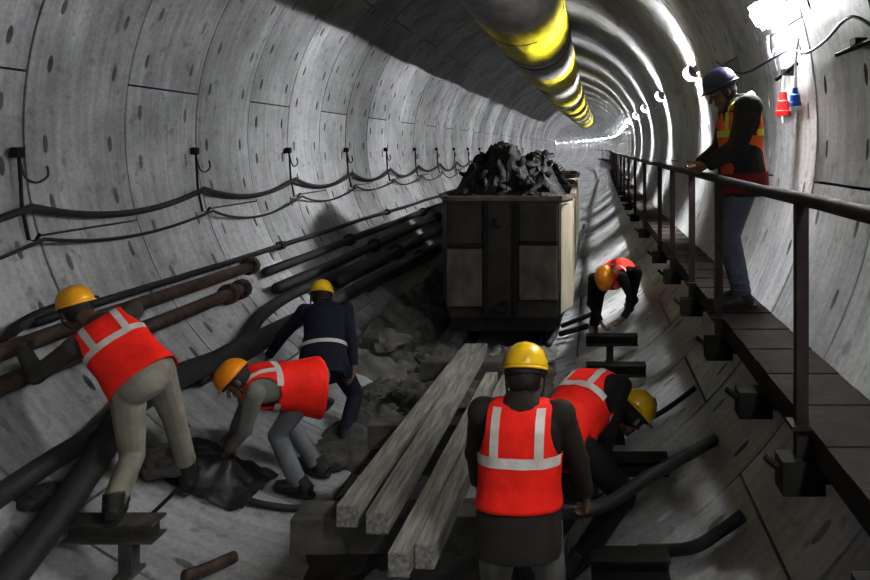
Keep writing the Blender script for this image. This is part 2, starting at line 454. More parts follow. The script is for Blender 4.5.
# cable hooks every second ring, cables sagging between them
HK = [4.73+2.13*k for k in range(-2, 16)]
hook0 = None
def hook_mesh():
    bm = bmesh.new()
    u0 = wallpt(182, 0, .03)
    box(bm, (u0.x-.03, -.045, 2.555), (u0.x+.05, .045, 2.64)); bevel(bm, .008, 1)
    return bm
HX = wallpt(184, 0, .05).x
proto = thing('cable_hook', 'dark cable hanger bolted to the lining in the row above the sagging cables', 'hook', (HX, 0, 2.2), 'cable hangers on the lining')
bm = bmesh.new(); box(bm, (HX-.032, -.035, 2.535), (HX+.03, .035, 2.605)); bevel(bm, .008, 1); obj('bracket_box', bm, M['steel_dark'], proto)
bm = bmesh.new(); tube(bm, [(HX+.01, 0, 2.55), (HX+.03, .0, 2.2), (HX+.075, .0, 1.98), (HX+.12, 0, 1.97), (HX+.15, 0, 2.02)], .011, 8); obj('rod', bm, M['steel_dark'], proto)
bm = bmesh.new(); tube(bm, spline([(HX+.02, 0.0, 2.5), (HX+.03, .03, 2.40), (HX+.02, .14, 2.36), (HX+.02, .24, 2.40), (HX, .26, 2.47)], 5), .008, 6); obj('tail_wire', bm, M['rubber'], proto)
settle(proto)
for i, y in enumerate(HK):
    if i == 0: o = proto
    else:
        o = proto.copy(); C.objects.link(o)
        for ch in proto.children:
            c = ch.copy(); C.objects.link(c); c.parent = o
    o.location.y = y; o.location.x = bend(HX, y, 0)[0]
def sag_cable(name, label, zs, sag, rad, xo):
    pts = []
    rr = random.Random(int(zs*100))
    ys = HK+[HK[-1]+2.13*k for k in range(1, 12)]
    for a, b in zip(ys[:-1], ys[1:]):
        sg = sag*rr.uniform(.7, 1.25)
        for j in range(12):
            t = j/12; z = zs-sg*4*t*(1-t)*(1 if t else 1)
            x = -math.sqrt((R-rad-.02)**2-(z-CZ)**2)+xo*(1-4*t*(1-t))
            pts.append(V(bend(x, a+(b-a)*t, z)))
    bm = bmesh.new(); tube(bm, pts, rad, 8)
    tag(obj(name, bm, M['rubber'], None, True), label, 'cable')
sag_cable('power_cable', 'thick black cable sagging from hook to hook along the lining', 2.20, .16, .026, .05)
sag_cable('power_cable', 'thin black cable sagging below the thick one along the lining', 1.985, .14, .013, .09)

# ------------------------------------------------------------------ walkway and railing on the right
WZ = 1.48
root = thing('walkway', 'narrow dark steel walkway along the tunnel side that the helmeted man stands on', 'walkway', (2.2, 2, WZ))
bm = bmesh.new()
y = -1.0; i = 0
while y < 75:
    xo = 2.405
    vs = box(bm, (2.05, y, WZ-.035), (xo, y+.205, WZ + (.004 if i % 2 else 0)))
    for v in vs: v.co = V(bend(*v.co))
    y += .213; i += 1
obj('deck', bm, M['deck'], root)
bm = bmesh.new()
for k in range(80):
    ya, yb = -1+k, k
    for x in (2.08, 2.32):
        vs = box(bm, (x-.018, ya, WZ-.13), (x+.018, yb, WZ-.036))
        for v in vs: v.co = V(bend(*v.co))
obj('edge_beam', bm, M['steel_dark'], root)
bys = [2.83, 3.62, 4.6, 5.79, 7.14, 8.43]+[10.8+2.4*k for k in range(14)]
for k, y in enumerate([1.2, 2.0]+bys):
    bm = bmesh.new()
    box(bm, (1.93, y-.06, WZ-.26), (2.10, y+.06, WZ-.125)); beam(bm, V((2.0, y, WZ-.19)), V((2.26, y, WZ-.19)), .07, .07)
    tube(bm, [(1.97, y-.02, WZ-.20), (1.87, y-.02, WZ-.12)], .016, 6)
    for v in bm.verts: v.co = V(bend(*v.co))
    obj('bracket', bm, M['steel_dark'], root)
settle(root)
root = thing('guard_railing', 'dark steel handrail with posts along the open edge of the walkway', 'railing', (2.02, 2, WZ))
bm = bmesh.new()
tube(bm, [V(bend(2.02, -1+k*.9, WZ+.915+.012*noise.noise(V((k*.7, 3, 3))))) for k in range(95)], .028, 10)
obj('handrail', bm, M['rail'], root, True)
for k, y in enumerate([1.2]+[b for b in bys if b != 3.62]+[44.4+2.4*k for k in range(12)]):
    bm = bmesh.new(); x, yy, _ = bend(2.02, y, 0)
    box(bm, (x-.024, yy-.024, WZ-.12), (x+.024, yy+.024, WZ+.90)); box(bm, (x-.05, yy-.05, WZ-.005), (x+.026, yy+.05, WZ+.012))
    obj('post', bm, M['rail'], root)
settle(root)

# right wall fittings under the first lamp
for name, lab, c, m, px in (('plug_connector', 'red plug hanging on a cord under the big lamp', 'red_plastic', M['red_plastic'], (783, 104)), ('plug_connector', 'blue plug hanging on a cord beside the red one', 'blue_plastic', M['blue_plastic'], (795, 97))):
    p = onwall(px[0], px[1], .09)
    root = thing(name, lab, 'plug', p)
    big = 1.0 if c == 'red_plastic' else .72
    bm = bmesh.new(); secs = []
    for z, r in ((.09, .025), (.03, .03), (.02, .045), (-.05, .05), (-.055, .06), (-.09, .06)):
        secs.append([V((p.x+math.cos(2*PI*k/14)*r*big, p.y+math.sin(2*PI*k/14)*r*big, p.z+z*big)) for k in range(14)])
    rings(bm, secs); obj('plug_body', bm, m, root)
    bm = bmesh.new(); tube(bm, spline([(p.x, p.y, p.z+.08*big), (p.x+.01, p.y+.02, p.z+.25), (p.x+.02, p.y-.03, p.z+.42)], 5), .009, 6); obj('cord', bm, M['white_paint'], root)
    settle(root)
p = onwall(786, 72, .05); d = V((0, .26, 0))
bm = bmesh.new(); tube(bm, [p-d*1.0+V((0, 0, .03)), p+d*1.0-V((0, 0, .03))], .016, 8); box(bm, p-V((.03, .04, .02)), p+V((.06, .04, .02)))
tag(obj('cable_bracket', bm, M['steel_dark']), 'dark rod bracket on the wall just above the red plug', 'bracket')
p = onwall(856, 42, .04)
bm = bmesh.new(); tube(bm, [p-V((0, .5, .02)), p+V((0, .30, -.03))], .016, 8); box(bm, p-V((.02, .04, .02)), p+V((.06, .04, .02)))
tag(obj('cable_bracket', bm, M['steel_dark']), 'dark rod bracket on the wall at the photo edge beyond the lamp', 'bracket')
bm = bmesh.new(); tube(bm, spline([onwall(a, b, .03) for a, b in ((905, 60), (870, 25), (848, 18), (826, 40), (806, 53), (790, 50), (770, 60), (748, 72), (735, 72), (716, 62))], 6), .010, 7)
tag(obj('lamp_cable', bm, M['rubber'], None, True), 'thin cable looping along the wall below the big lamp', 'cable')
bm = bmesh.new(); tube(bm, spline([onwall(a, b, .02) for a, b in ((768, 36), (769, 52), (773, 58), (775, 50))], 5), .014, 7)
tag(obj('hook', bm, M['white_paint'], None, True), 'small white hook dangling under the end of the big lamp', 'hook')

# ------------------------------------------------------------------ muck car with its heap
FX0, FX1, FY, CT, CB = -.575, .825, 8.75, 1.97, .42
def muck_car(label, y, L, group=None, detail=True):
    root = thing('muck_car', label, 'cart', (.12, y, CB), group)
    c0, c1 = FX0, FX1
    plan = [(c0, y), (c1, y), (c1+.16, y+.5), (c1+.16, y+L-.3), (c1, y+L), (c0, y+L), (c0-.16, y+L-.3), (c0-.16, y+.5)]
    mid = V((.125, y+L/2, 0))
    def ring(z, sc, zc=1): return [V((mid.x+(a-mid.x)*sc, mid.y+(b-mid.y)*(1-(1-sc)*.5), z)) for a, b in plan]
    bm = bmesh.new()
    rings(bm, [ring(CB+.05, .95), ring(CB+.35, .985), ring(CB+.55, 1.0), ring(CT, 1.0), ring(CT, .965), ring(CT-.5, .93)], True, True)
    obj('tub', bm, M['cart'], root)
    bm = bmesh.new()                    # side panels with lamplight painted in as a paler colour
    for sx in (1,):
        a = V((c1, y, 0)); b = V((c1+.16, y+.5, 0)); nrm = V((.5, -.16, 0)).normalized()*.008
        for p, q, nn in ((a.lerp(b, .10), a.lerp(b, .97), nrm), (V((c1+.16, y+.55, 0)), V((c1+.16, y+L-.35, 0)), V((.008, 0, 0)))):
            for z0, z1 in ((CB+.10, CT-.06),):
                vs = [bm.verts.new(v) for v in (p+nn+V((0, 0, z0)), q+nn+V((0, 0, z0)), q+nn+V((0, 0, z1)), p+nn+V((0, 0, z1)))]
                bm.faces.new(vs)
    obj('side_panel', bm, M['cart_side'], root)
    bm = bmesh.new()
    pr = ring(CT, 1.0); n = len(pr)
    for i in range(n): beam(bm, pr[i], pr[(i+1) % n], .07, .06)
    obj('rim', bm, M['cart_plate'], root)
    if detail:
        for nm, x0, x1, z0, z1, m in (('lower_plate', c0+.0, c0+.45, .62, 1.34, M['cart_plate']), ('lower_plate', c1-.50, c1-.02, .70, 1.38, M['cart_plate']),
                                      ('upper_plate', c0+.02, c0+.45, 1.40, 1.88, M['cart']), ('upper_plate', c1-.50, c1-.02, 1.43, 1.90, M['cart'])):
            bm = bmesh.new(); box(bm, (x0, y-.028, z0), (x1, y+.01, z1)); bevel(bm, .012, 2); obj(nm, bm, m, root)
        bm = bmesh.new()
        for x in (c0+.49, c1-.54): box(bm, (x-.025, y-.06, CB+.1), (x+.025, y, CT-.03))
        box(bm, (c0+.02, y-.035, 1.355), (c0+.45, y, 1.385)); box(bm, (c1-.5, y-.035, 1.39), (c1-.02, y, 1.42))
        obj('rib', bm, M['steel_dark'], root)
        bm = bmesh.new(); tube(bm, [(.12, y-.10, .62), (.12, y, .62)], .08, 14); box(bm, (.04, y-.16, .58), (.20, y-.08, .66)); obj('coupling', bm, M['steel_dark'], root)
        bm = bmesh.new(); box(bm, (.0, y-.03, 1.62), (.05, y, 1.72)); box(bm, (.05, y-.03, 1.60), (.10, y, 1.63)); obj('latch', bm, M['steel_dark'], root)
    bm = bmesh.new(); box(bm, (c0+.05, y+.05, .30), (c1-.05, y+L-.05, CB+.06)); obj('chassis', bm, M['steel_dark'], root)
    for wy in (y+.45, y+L-.5):
        for wx in (-.33, .57):
            bm = bmesh.new(); tube(bm, [(wx-.05, wy, .34), (wx+.028, wy, .34), (wx+.029, wy, .34), (wx+.05, wy, .34)], [.17, .17, .195, .195], 20); obj('wheel', bm, M['steel_dark'], root)
    settle(root)
muck_car('dark steel muck car heaped with rubble, its plated end facing the workers', FY, 2.3)
for k, (yy, lab) in enumerate(((FY+2.45, 'second muck car coupled right behind the plated one'), (FY+4.9, 'third muck car half hidden behind the second muck car'), (FY+7.35, 'farthest muck car at the far end of the short train'))):
    muck_car(lab, yy, 2.3, None, False)
for x, lab in ((-.33, 'rail under the wheels of the muck cars on the pipe side'), (.57, 'rail under the wheels of the muck cars on the walkway side')):
    bm = bmesh.new(); box(bm, (x-.06, 7.6, .05), (x+.06, 19, .07)); box(bm, (x-.012, 7.6, .07), (x+.012, 19, .14)); box(bm, (x-.04, 7.6, .14), (x+.022, 19, .168))
    tag(obj('rail', bm, M['steel_dark']), lab, 'rail')
def heap(label, x0, x1, y0, y1, peak, zb, seed, m, peaks):
    bm = bmesh.new(); nx, ny = 90, 70; g = []
    for j in range(ny+1):
        row = []
        for i in range(nx+1):
            u, v = i/nx, j/ny; x = x0+(x1-x0)*u; y = y0+(y1-y0)*v
            e = min(1, min(u, 1-u)*5)*min(1, min(v, 1-v)*5)
            h = 0
            for (pu, pv, ph, pr) in peaks: h = max(h, ph*math.exp(-(((u-pu)/pr)**2+((v-pv)/(pr*1.3))**2)))
            p = V((x*3.2+seed, y*3.2, 0))
            h += .13*(noise.noise(p)+.6*abs(noise.noise(p*2.3))+.5*abs(noise.noise(p*5)))
            cell = noise.cell(V((x*7+seed, y*7, 2)))
            h += .05*cell
            row.append(bm.verts.new((x+.04*noise.noise(p*3), y+.04*noise.noise(p*3+V((9, 9, 9))), zb-.06*(1-e)+max(-.05, h)*e)))
        g.append(row)
    for j in range(ny):
        for i in range(nx): bm.faces.new((g[j][i], g[j][i+1], g[j+1][i+1], g[j+1][i]))
    rr = random.Random(seed); gco = [[q.co.copy() for q in row] for row in g]
    for _ in range(90):                # clods
        u, v = rr.uniform(.1, .9), rr.uniform(.08, .9)
        b = gco[int(v*ny)][int(u*nx)]; s = rr.uniform(.025, .075)
        res = bmesh.ops.create_icosphere(bm, subdivisions=2, radius=s)
        mt = Matrix.Translation(b+V((0, 0, s*.3))) @ Matrix.Rotation(rr.uniform(0, 6), 4, V((rr.random(), rr.random(), rr.random())).normalized()) @ Matrix.Diagonal((1.3, .8, .6, 1))
        for q in res['verts']:
            q.co = mt @ (q.co*(1+.35*noise.noise(q.co*14+V((_, 0, 0)))))
    tag(obj('muck_heap', bm, m), label, 'rubble', None, 'stuff')
heap('dark heap of wet rubble piled on the nearest muck car', -.66, .92, FY+.06, FY+2.2, .75, CT-.02, 11, M['muck'],
     ((.44, .40, .66, .27), (.24, .35, .46, .25), (.74, .5, .54, .24), (.12, .3, .12, .2), (.6, .25, .28, .2)))
heap('dark rubble heaped on the second muck car', -.66, .92, FY+2.5, FY+4.7, .5, CT-.02, 23, M['muck'], ((.55, .4, .42, .25), (.82, .6, .30, .2), (.3, .5, .3, .25)))
# ------------------------------------------------------------------ floor debris
def ground_patch(name, label, x0, x1, y0, y1, fn, m, nx=80, ny=120):
    bm = bmesh.new(); g = []
    for j in range(ny+1):
        row = []
        for i in range(nx+1):
            u, v = i/nx, j/ny; x = x0+(x1-x0)*u; y = y0+(y1-y0)*v
            e = min(1, min(u, 1-u)*6, min(v, 1-v)*8)
            h = fn(x, y)
            row.append(bm.verts.new((x, y, gz(x)-.05+(h+.05)*e)))
        g.append(row)
    for j in range(ny):
        for i in range(nx): bm.faces.new((g[j][i], g[j][i+1], g[j+1][i+1], g[j+1][i]))
    return tag(obj(name, bm, m, None, True), label, 'mud', None, 'stuff')
def fn1(x, y):
    p = V((x*2.1, y*2.1, 4)); return .10+.16*noise.noise(p)+.10*abs(noise.noise(p*2.7))+.05*noise.noise(p*6)
def fn2(x, y):
    p = V((x*2.5, y*2.5, 14)); return .02+.10*noise.noise(p)+.05*abs(noise.noise(p*3))
def fn3(x, y):
    p = V((x*1.7, y*1.7, 24)); return .12+.22*noise.noise(p)+.12*abs(noise.noise(p*2.5))+.05*noise.noise(p*6)
ground_patch('mud', 'lumpy grey mud and rubble on the floor before the muck car', -1.15, .9, 5.3, 9.0, fn1, M['mud'])
ground_patch('mud', 'dark wet mud in the pit under the timber beams', -.75, 1.0, 1.8, 5.2, fn2, M['mud_dark'])  # shade under the beams painted in as a dark mud sheet
ground_patch('mud', 'bank of grey spoil between the pipes and the muck car', -1.5, -.72, 7.0, 14, fn3, M['mud'])

# timber beams and cross timbers at track level
def timber(name, label, a, b, w, h, m, group=None):
    bm = bmesh.new(); beam(bm, V(a), V(b), w, h); bevel(bm, .008, 2)
    bmesh.ops.subdivide_edges(bm, edges=[e for e in bm.edges if e.calc_length() > .8], cuts=10)
    for v in bm.verts: v.co += V((noise.noise(v.co*4), 0, noise.noise(v.co*4+V((7, 7, 7)))))*.004
    return tag(obj(name, bm, m), label, 'timber', group)
TZ = .66
timber('cross_timber', 'short squared grey timber block under the near ends of the long beams', (-.40, 3.76, TZ-.10), (.62, 3.80, TZ-.10), .20, .19, M['timber_dark'])
timber('cross_timber', 'cross timber under the middle of the long beams', (-.38, 5.0, TZ-.09), (.58, 5.0, TZ-.09), .18, .17, M['timber_dark'])
timber('cross_timber', 'cross timber under the far ends of the long beams', (-.35, 6.45, TZ-.09), (.50, 6.45, TZ-.09), .18, .17, M['timber_dark'])
def ubeam(px0, py0, px1, py1, z, w, h, lab):
    s0 = (py0-VPY)/(CAM.z-z); s1 = (py1-VPY)/(CAM.z-z)
    a = P(px0, py0, F_PX/s0); b = P(px1, py1, F_PX/s1); dz = V((0, 0, -h/2))
    timber('long_timber', lab, a+dz, b+dz, w, h, M['timber'])
ubeam(347, 505, 470, 343, TZ+.125, .118, .115, 'weathered long beam lying on the cross timbers, outermost towards the pipes')
ubeam(377, 512, 481, 343, TZ+.125, .116, .115, 'weathered long beam second from the pipes, touching the outermost beam')
ubeam(398, 553, 492, 372, TZ+.125, .098, .115, 'ridged long beam third from the pipes, running past the worker in open vest')
ubeam(424, 545, 512, 366, TZ+.125, .096, .115, 'innermost long beam beside the worker standing with his back turned')
# steel sleepers standing on legs
def sleeper(label, x0, x1, y, z, legs, w=.13, h=.10, group=None, sm=None):
    sm = sm or M['steel_dark']
    root = thing('steel_sleeper', label, 'sleeper', ((x0+x1)/2, y, z), group)
    bm = bmesh.new(); ibeam(bm, V((x0, y, z-h/2)), V((x1, y, z-h/2)), w, h); obj('crossbeam', bm, sm, root)
    for lx in legs:
        bm = bmesh.new(); zz = gz(lx)+.04
        beam(bm, V((lx, y, z-h)), V((lx, y, zz+.0)), .07, .07, V((0, 1, 0))); box(bm, (lx-.045, y-.07, zz-.0), (lx+.045, y+.07, zz+.02))
        obj('leg', bm, sm, root)
    settle(root)
sleeper('dark steel sleeper nearest the two red-vested men, ending at the curved floor', 1.18, 1.56, 3.42, .62, (1.30,))
sleeper('dark steel sleeper with a leg just below the bent man yellow helmet', 1.26, 1.66, 4.32, .70, (1.38,))
sleeper('dark steel sleeper level with the bent man yellow helmet', 1.16, 1.68, 5.2, .72, (1.4,))
sleeper('dark steel sleeper second from the far crouching worker', 1.16, 1.68, 6.1, .72, (1.4,))
sleeper('dark steel sleeper closest to the far crouching worker', 1.16, 1.68, 7.05, .72, (1.4,))
sleeper('short steel sleeper under the foot of the worker leaning on the pipes', -1.58, -1.10, 3.70, .64, (-1.26,), sm=M['worn_iron'])

hose('steel_rod', 'thin dark rod slanting over the concrete from the short sleeper', [(150, 516), (186, 481)], .012, M['steel_dark'], 'rod', .05)
hose('rusty_bar', 'rusty brown bar lying on the concrete near the bottom edge', [(184, 577), (205, 570), (234, 557)], .035, M['rust'], 'bar', .035)
hose('black_cable', 'black cable curving on the floor from the dark sheet past the boots of bending worker', [(186, 466), (205, 482), (232, 494), (262, 504), (300, 508), (335, 502), (352, 492)], .022, M['rubber'], 'cable', .03)
# scaffold tube held by the front men and tubes on the right lining
bm = bmesh.new(); a = P(548, 512, 3.48); b = onwall(714, 440, .035)
tube(bm, spline([a, P(600, 507, 3.56), P(650, 476, 3.74), b], 6), .034, 12)
tag(obj('scaffold_tube', bm, M['pipe_black'], None, True), 'dark tube slanting from the two red-vested men up the curved floor', 'pipe')
hose('angle_iron', 'black iron rod lying along the curved floor beside the scaffold tube', [(617, 434), (660, 413), (695, 388)], .018, M['steel_dark'], 'rod', .05)
hose('floor_hose', 'stubby dark hose end lying on the curved floor at the photo bottom', [(640, 550), (690, 548), (722, 530), (742, 516)], .03, M['rubber'], 'hose', .04)
# dark sheet the bending worker handles
bm = bmesh.new(); c = onwall(216, 462, .10); g = []
for j in range(25):
    row = []
    for i in range(31):
        u, v = i/30-.5, j/24-.5
        x = c.x+u*.58; y = c.y+v*.55+u*.1
        z = gz(x)+.03+.14*math.exp(-((u/.32)**2+(v/.3)**2))+.05*noise.noise(V((x*7, y*7, 1)))+.02*noise.noise(V((x*18, y*18, 1)))
        row.append(bm.verts.new((x, y, z)))
    g.append(row)
for j in range(24):
    for i in range(30): bm.faces.new((g[j][i], g[j][i+1], g[j+1][i+1], g[j+1][i]))
tag(obj('black_sheet', bm, M['tarp'], None, True), 'crumpled black sheet on the floor under the bending worker hands', 'sheet')
def lump(name, label, c, r, seed, m, cat, sq=(1, 1, .6)):
    bm = bmesh.new(); bmesh.ops.create_icosphere(bm, subdivisions=3, radius=1)
    for v in bm.verts:
        k = 1+.45*noise.noise(v.co*1.6+V((seed, 0, 0)))+.15*noise.noise(v.co*4+V((seed, 3, 0)))
        v.co = V(c)+V((v.co.x*r*sq[0], v.co.y*r*sq[1], v.co.z*r*sq[2]))*k
    return tag(obj(name, bm, m), label, cat)
rr = random.Random(5)
lump('cloth_bag', 'dusty grey cloth bag on the concrete behind the knees of the leaning worker', onwall(160, 462, .09), .14, 3, M['timber_dark'], 'bag', (1.1, .8, .7))
lump('rubble_lump', 'dark crumpled lump on the concrete beside the fat hose', onwall(38, 497, .05), .11, 8, M['mud_dark'], 'rubble', (1.2, .8, .5))
lump('rubble_lump', 'dark lump of rubble behind the bending worker leg', onwall(330, 460, .06), .13, 15, M['mud'], 'rubble')
lump('rubble_lump', 'boulder of grey mud near the navy worker boots', onwall(385, 345, .12), .26, 19, M['mud'], 'rubble')
for k in range(30):
    x = rr.uniform(-.85, -.2); y = rr.uniform(5.35, 8.2)
    if abs(y-6.45) < .2 and x > -.45 or (y < 6.1 and x < -.6): continue
    e = min(1, min((x+1.15)/2.05, 1-(x+1.15)/2.05)*6, min((y-5.3)/3.7, 1-(y-5.3)/3.7)*8); z = gz(x)-.05+(fn1(x, y)+.05)*e
    r_ = rr.uniform(.035, .10)
    o = lump('loose_stone', 'loose grey stone on the muddy floor between navy worker and long beams', (x, y, z+r_*.4), r_, 30+k*3, M['mud'], 'stone')
    o['group'] = 'loose stones on the mud'
def scrap(label, pts, r):
    bm = bmesh.new(); tube(bm, pts, r, 8); tag(obj('scrap_bar', bm, M['pipe_black'], None, True), label, 'bar')
scrap('bright edged scrap bar lying below the muck car corner', [onwall(562, 326, .12), onwall(592, 314, .16)], .03)
scrap('lower scrap bar beside the muck car corner', [onwall(560, 334, .09), onwall(588, 326, .10)], .035)
hose('black_hose', 'black hose snaking along the floor beside the muck car wheels', [(584, 225), (577, 255), (570, 285), (563, 305), (556, 330), (548, 345)], .04, M['rubber'], 'hose', off=.08)

#PEOPLE_BEGIN
# ------------------------------------------------------------------ people
def cloth(name, col, var=.25, bump=.5, rough=.8): return mat(name, col, rough, 0, var, 7, bump, 9, spec=.25)
M['skin'] = mat('brown_skin', (.16, .085, .052), .5, 0, .15, 20, .05, 80)
M['hair'] = mat('black_hair', (.012, .011, .010), .6, 0, .3, 40, .4, 90)
M['vest_red'] = cloth('red_vest_fabric', (.86, .030, .016), .16, .5, .7)
M['vest_orange'] = cloth('orange_vest_fabric', (.80, .16, .03), .2)
M['strip'] = mat('reflective_strip', (.62, .58, .55), .35, 0, .2, 9, .2)
M['strip_yellow'] = mat('yellow_reflective_strip', (.72, .72, .05), .5, 0, .1)
M['boot'] = mat('black_boot', (.016, .015, .014), .5, 0, .4, 9, .3)
M['eye'] = mat('eye_white', (.22, .20, .18), .3); M['lip'] = mat('lip', (.13, .05, .04), .5)
def helmet_mat(n, c): return mat(n, c, .32, 0, .12, 5, .05, 30)
M['h_yellow'] = helmet_mat('yellow_helmet', (.80, .52, .02)); M['h_amber'] = helmet_mat('amber_helmet', (.85, .43, .02))
M['h_orange'] = helmet_mat('orange_helmet', (.90, .33, .015)); M['h_navy'] = helmet_mat('navy_helmet', (.022, .024, .065))
M['dark_band'] = mat('helmet_liner', (.02, .015, .015), .7)

def ik(a, t, l1, l2, hint):
    d = t-a; L = min(d.length, (l1+l2)*.998); d.normalize()
    t = a+d*L
    x = (l1*l1-l2*l2+L*L)/(2*L); h = math.sqrt(max(0, l1*l1-x*x))
    p = hint-d*hint.dot(d)
    if p.length < 1e-4: p = V((0, 0, 1))-d*d.z
    p.normalize()
    return a+d*x+p*h, t
def orth(f, u):
    f = f-u*f.dot(u); return f.normalized()
def hand(bm, wr, D, N, side, curl=.5, k=1.0):
    D = D.normalized(); N = orth(N, D); L = D.cross(N)*side    # L points to the thumb side
    loft(bm, [(wr-D*.015, L*.026, N*.019), (wr+D*.02, L*.031, N*.017), (wr+D*.06, L*.040, N*.016), (wr+D*.088, L*.041, N*.013)], 16, 2.4)
    for i, (ln, q) in enumerate(((.070, .030), (.080, .0105), (.074, -.010), (.058, -.029))):
        b = wr+D*(.082-.004*abs(i-1))+L*q; d = (D+L*(q*3.0)).normalized(); nn = orth(N, d)
        seg = (ln*.46, ln*.32, ln*.26); a = curl*.45+.06*i; p = b; r = .0085
        for j, sl in enumerate(seg):
            dd = d*math.cos(a)+nn*math.sin(a); e = p+dd*sl
            cone(bm, p, e, r, r*.9, 10); p = e; r *= .9; a += curl*(.75+.1*j)
    t0 = wr+D*.022+L*.026; t1 = t0+(D*.62+L*.75+N*.30).normalized()*.040; t2 = t1+(D*.90+L*.25+N*.45).normalized()*.030
    cone(bm, wr+D*.01+L*.012, t0, .015, .013, 10); cone(bm, t0, t1, .0125, .0105, 10); cone(bm, t1, t2, .0105, .009, 10)

TORSO = [(-.10, .135, .095), (0, .168, .115), (.10, .158, .110), (.20, .146, .105), (.32, .160, .115), (.42, .172, .112), (.475, .135, .085), (.515, .062, .055)]
VEST = [(-.13, .205, .166), (-.05, .203, .162), (.05, .196, .154), (.15, .182, .140), (.25, .186, .144), (.33, .190, .146), (.41, .196, .138), (.46, .185, .115), (.495, .150, .075), (.512, .110, .030), (.516, .085, .006)]
def lerp_sec(tab, z):
    for (z0, a0, b0), (z1, a1, b1) in zip(tab[:-1], tab[1:]):
        if z <= z1:
            t = max(0, (z-z0)/(z1-z0)); return a0+(a1-a0)*t, b0+(b1-b0)*t
    return tab[-1][1], tab[-1][2]

def person(label, pelvis, U, face, look, hup, hands, feet, elb, knee, cols, curl=.5, hem=-.13, toes=None, palms=None, vest='vest_red', strips=True, scale=1.0, shirt_hem=-.10, sag=None, vest_tab=None, voxel=.0075, headpos=None, bulk=1.0, open_front=False):
    """pelvis: hip centre, U: spine direction, face: facing, look: head direction, hup: helmet direction, hands/feet: (left, right)"""
    k = scale; U = U.normalized(); F = orth(face, U); S = F.cross(U)        # S = right-hand side
    T = lambda s, f, u: pelvis+(S*s+F*f+U*u)*k
    root = thing('person', label, 'person', (pelvis.x, pelvis.y, min(f.z for f in feet)))
    sgn = (-1, 1)
    shoulders = [T(s*.178, -.005, .445) for s in sgn]; hips = [pelvis+S*s*.092*k-V((0, 0, .01)) for s in sgn]
    look = look.normalized(); hup = orth(hup, look); hr = look.cross(hup)
    neck0 = T(0, -.005, .49); hc = headpos if headpos is not None else neck0+(U*.5+hup*.5).normalized()*.155*k+look*.02
    arms = []; legs = []
    for i in (0, 1):
        e, w_ = ik(shoulders[i], hands[i], .29*k, .255*k, elb[i]); arms.append((shoulders[i], e, w_))
        an = feet[i]+V((0, 0, .085)); kn, a_ = ik(hips[i], an, .43*k, .42*k, knee[i]); legs.append((hips[i], kn, a_))
    toes = toes or [F, F]
    # body: one continuous figure (skin)
    bm = bmesh.new()
    loft(bm, [(T(0, 0, z), S*a*.92*k, F*b*.92*k) for z, a, b in [(-.03, .13, .085)]+TORSO[2:]], 24, 2.3)
    cone(bm, T(0, -.01, .46), neck0.lerp(hc, .75), .060*k, .052*k)
    ellipsoid(bm, hc+hup*.025*k, (hr*.076*k, look*.094*k, hup*.098*k), 20, 14)
    ellipsoid(bm, hc-hup*.055*k+look*.030*k, (hr*.056*k, look*.058*k, hup*.060*k))
    cone(bm, hc+look*.088*k+hup*.012*k, hc+look*.112*k-hup*.028*k, .010*k, .016*k)        # nose
    cone(bm, hc+look*.082*k-hup*.060*k-hr*.018*k, hc+look*.082*k-hup*.060*k+hr*.018*k, .011*k, .011*k)   # lips
    cone(bm, hc+look*.070*k-hup*.100*k-hr*.010*k, hc+look*.070*k-hup*.100*k+hr*.010*k, .016*k, .016*k)   # chin
    cone(bm, hc+look*.080*k+hup*.034*k-hr*.045*k, hc+look*.080*k+hup*.034*k+hr*.045*k, .013*k, .013*k)   # brow
    for s in sgn: ellipsoid(bm, hc+hr*s*.077*k-hup*.008*k-look*.005*k, (hr*.012*k, look*.020*k, hup*.032*k), 10, 8)
    for i, s in enumerate(sgn):
        a, e, w_ = arms[i]
        cone(bm, T(s*.11, 0, .43), a, .06*k, .052*k); cone(bm, a, e, .046*k, .037*k); cone(bm, e, e.lerp(w_, .35), .037*k, .039*k); cone(bm, e.lerp(w_, .35), w_, .039*k, .025*k)
        h, kn, an = legs[i]
        cone(bm, h, kn, .082*k, .052*k); cone(bm, kn, kn.lerp(an, .35), .050*k, .053*k); cone(bm, kn.lerp(an, .35), an, .053*k, .036*k); cone(bm, an, an+toes[i]*.04-V((0, 0, .03)), .036, .026)
        D = (w_-e).normalized(); N = palms[i] if palms else (V((0, 0, -1)) if abs(D.z) < .8 else -S*s)
        hand(bm, w_, (D+N*.15), N, -s if False else (1 if D.cross(orth(N, D)).dot(V((0, 0, 1))+F*.6-S*s*.5) > 0 else -1), curl)
    remesh('body', bm, .0052, M['skin'], root, 2)
    # shirt with sleeves
    bm = bmesh.new(); g = .018*bulk
    tor = [(shirt_hem, .178, .134)]+[q for q in ((-.1, .178, .134), (0, .176, .132), (.1, .164, .122), (.2, .150, .110)) if q[0] > shirt_hem+.02]+TORSO[4:]
    loft(bm, [(T(0, 0, z), S*(a+g)*k, F*(b+g)*k) for z, a, b in tor[:-1]]+[(T(0, 0, .52), S*.075*k, F*.068*k), (T(0, 0, .545), S*.062*k, F*.06*k)], 24, 2.3)
    for i, s in enumerate(sgn):
        a, e, w_ = arms[i]; w2 = e.lerp(w_, .93)
        cone(bm, T(s*.10, 0, .425), a, .075*k*bulk, .071*k*bulk); cone(bm, a, e, .066*k*bulk, .054*k*bulk); cone(bm, e, w2, .054*k*bulk, .041*k*bulk, 14, True, False)
        m_ = a.lerp(e, .55); ellipsoid(bm, e+(e-a.lerp(w_, .5)).normalized()*.006, (S*.056*k, F*.056*k, U*.056*k), 12, 8)
    remesh('shirt', bm, voxel, M[cols['shirt']], root)
    # trousers
    bm = bmesh.new()
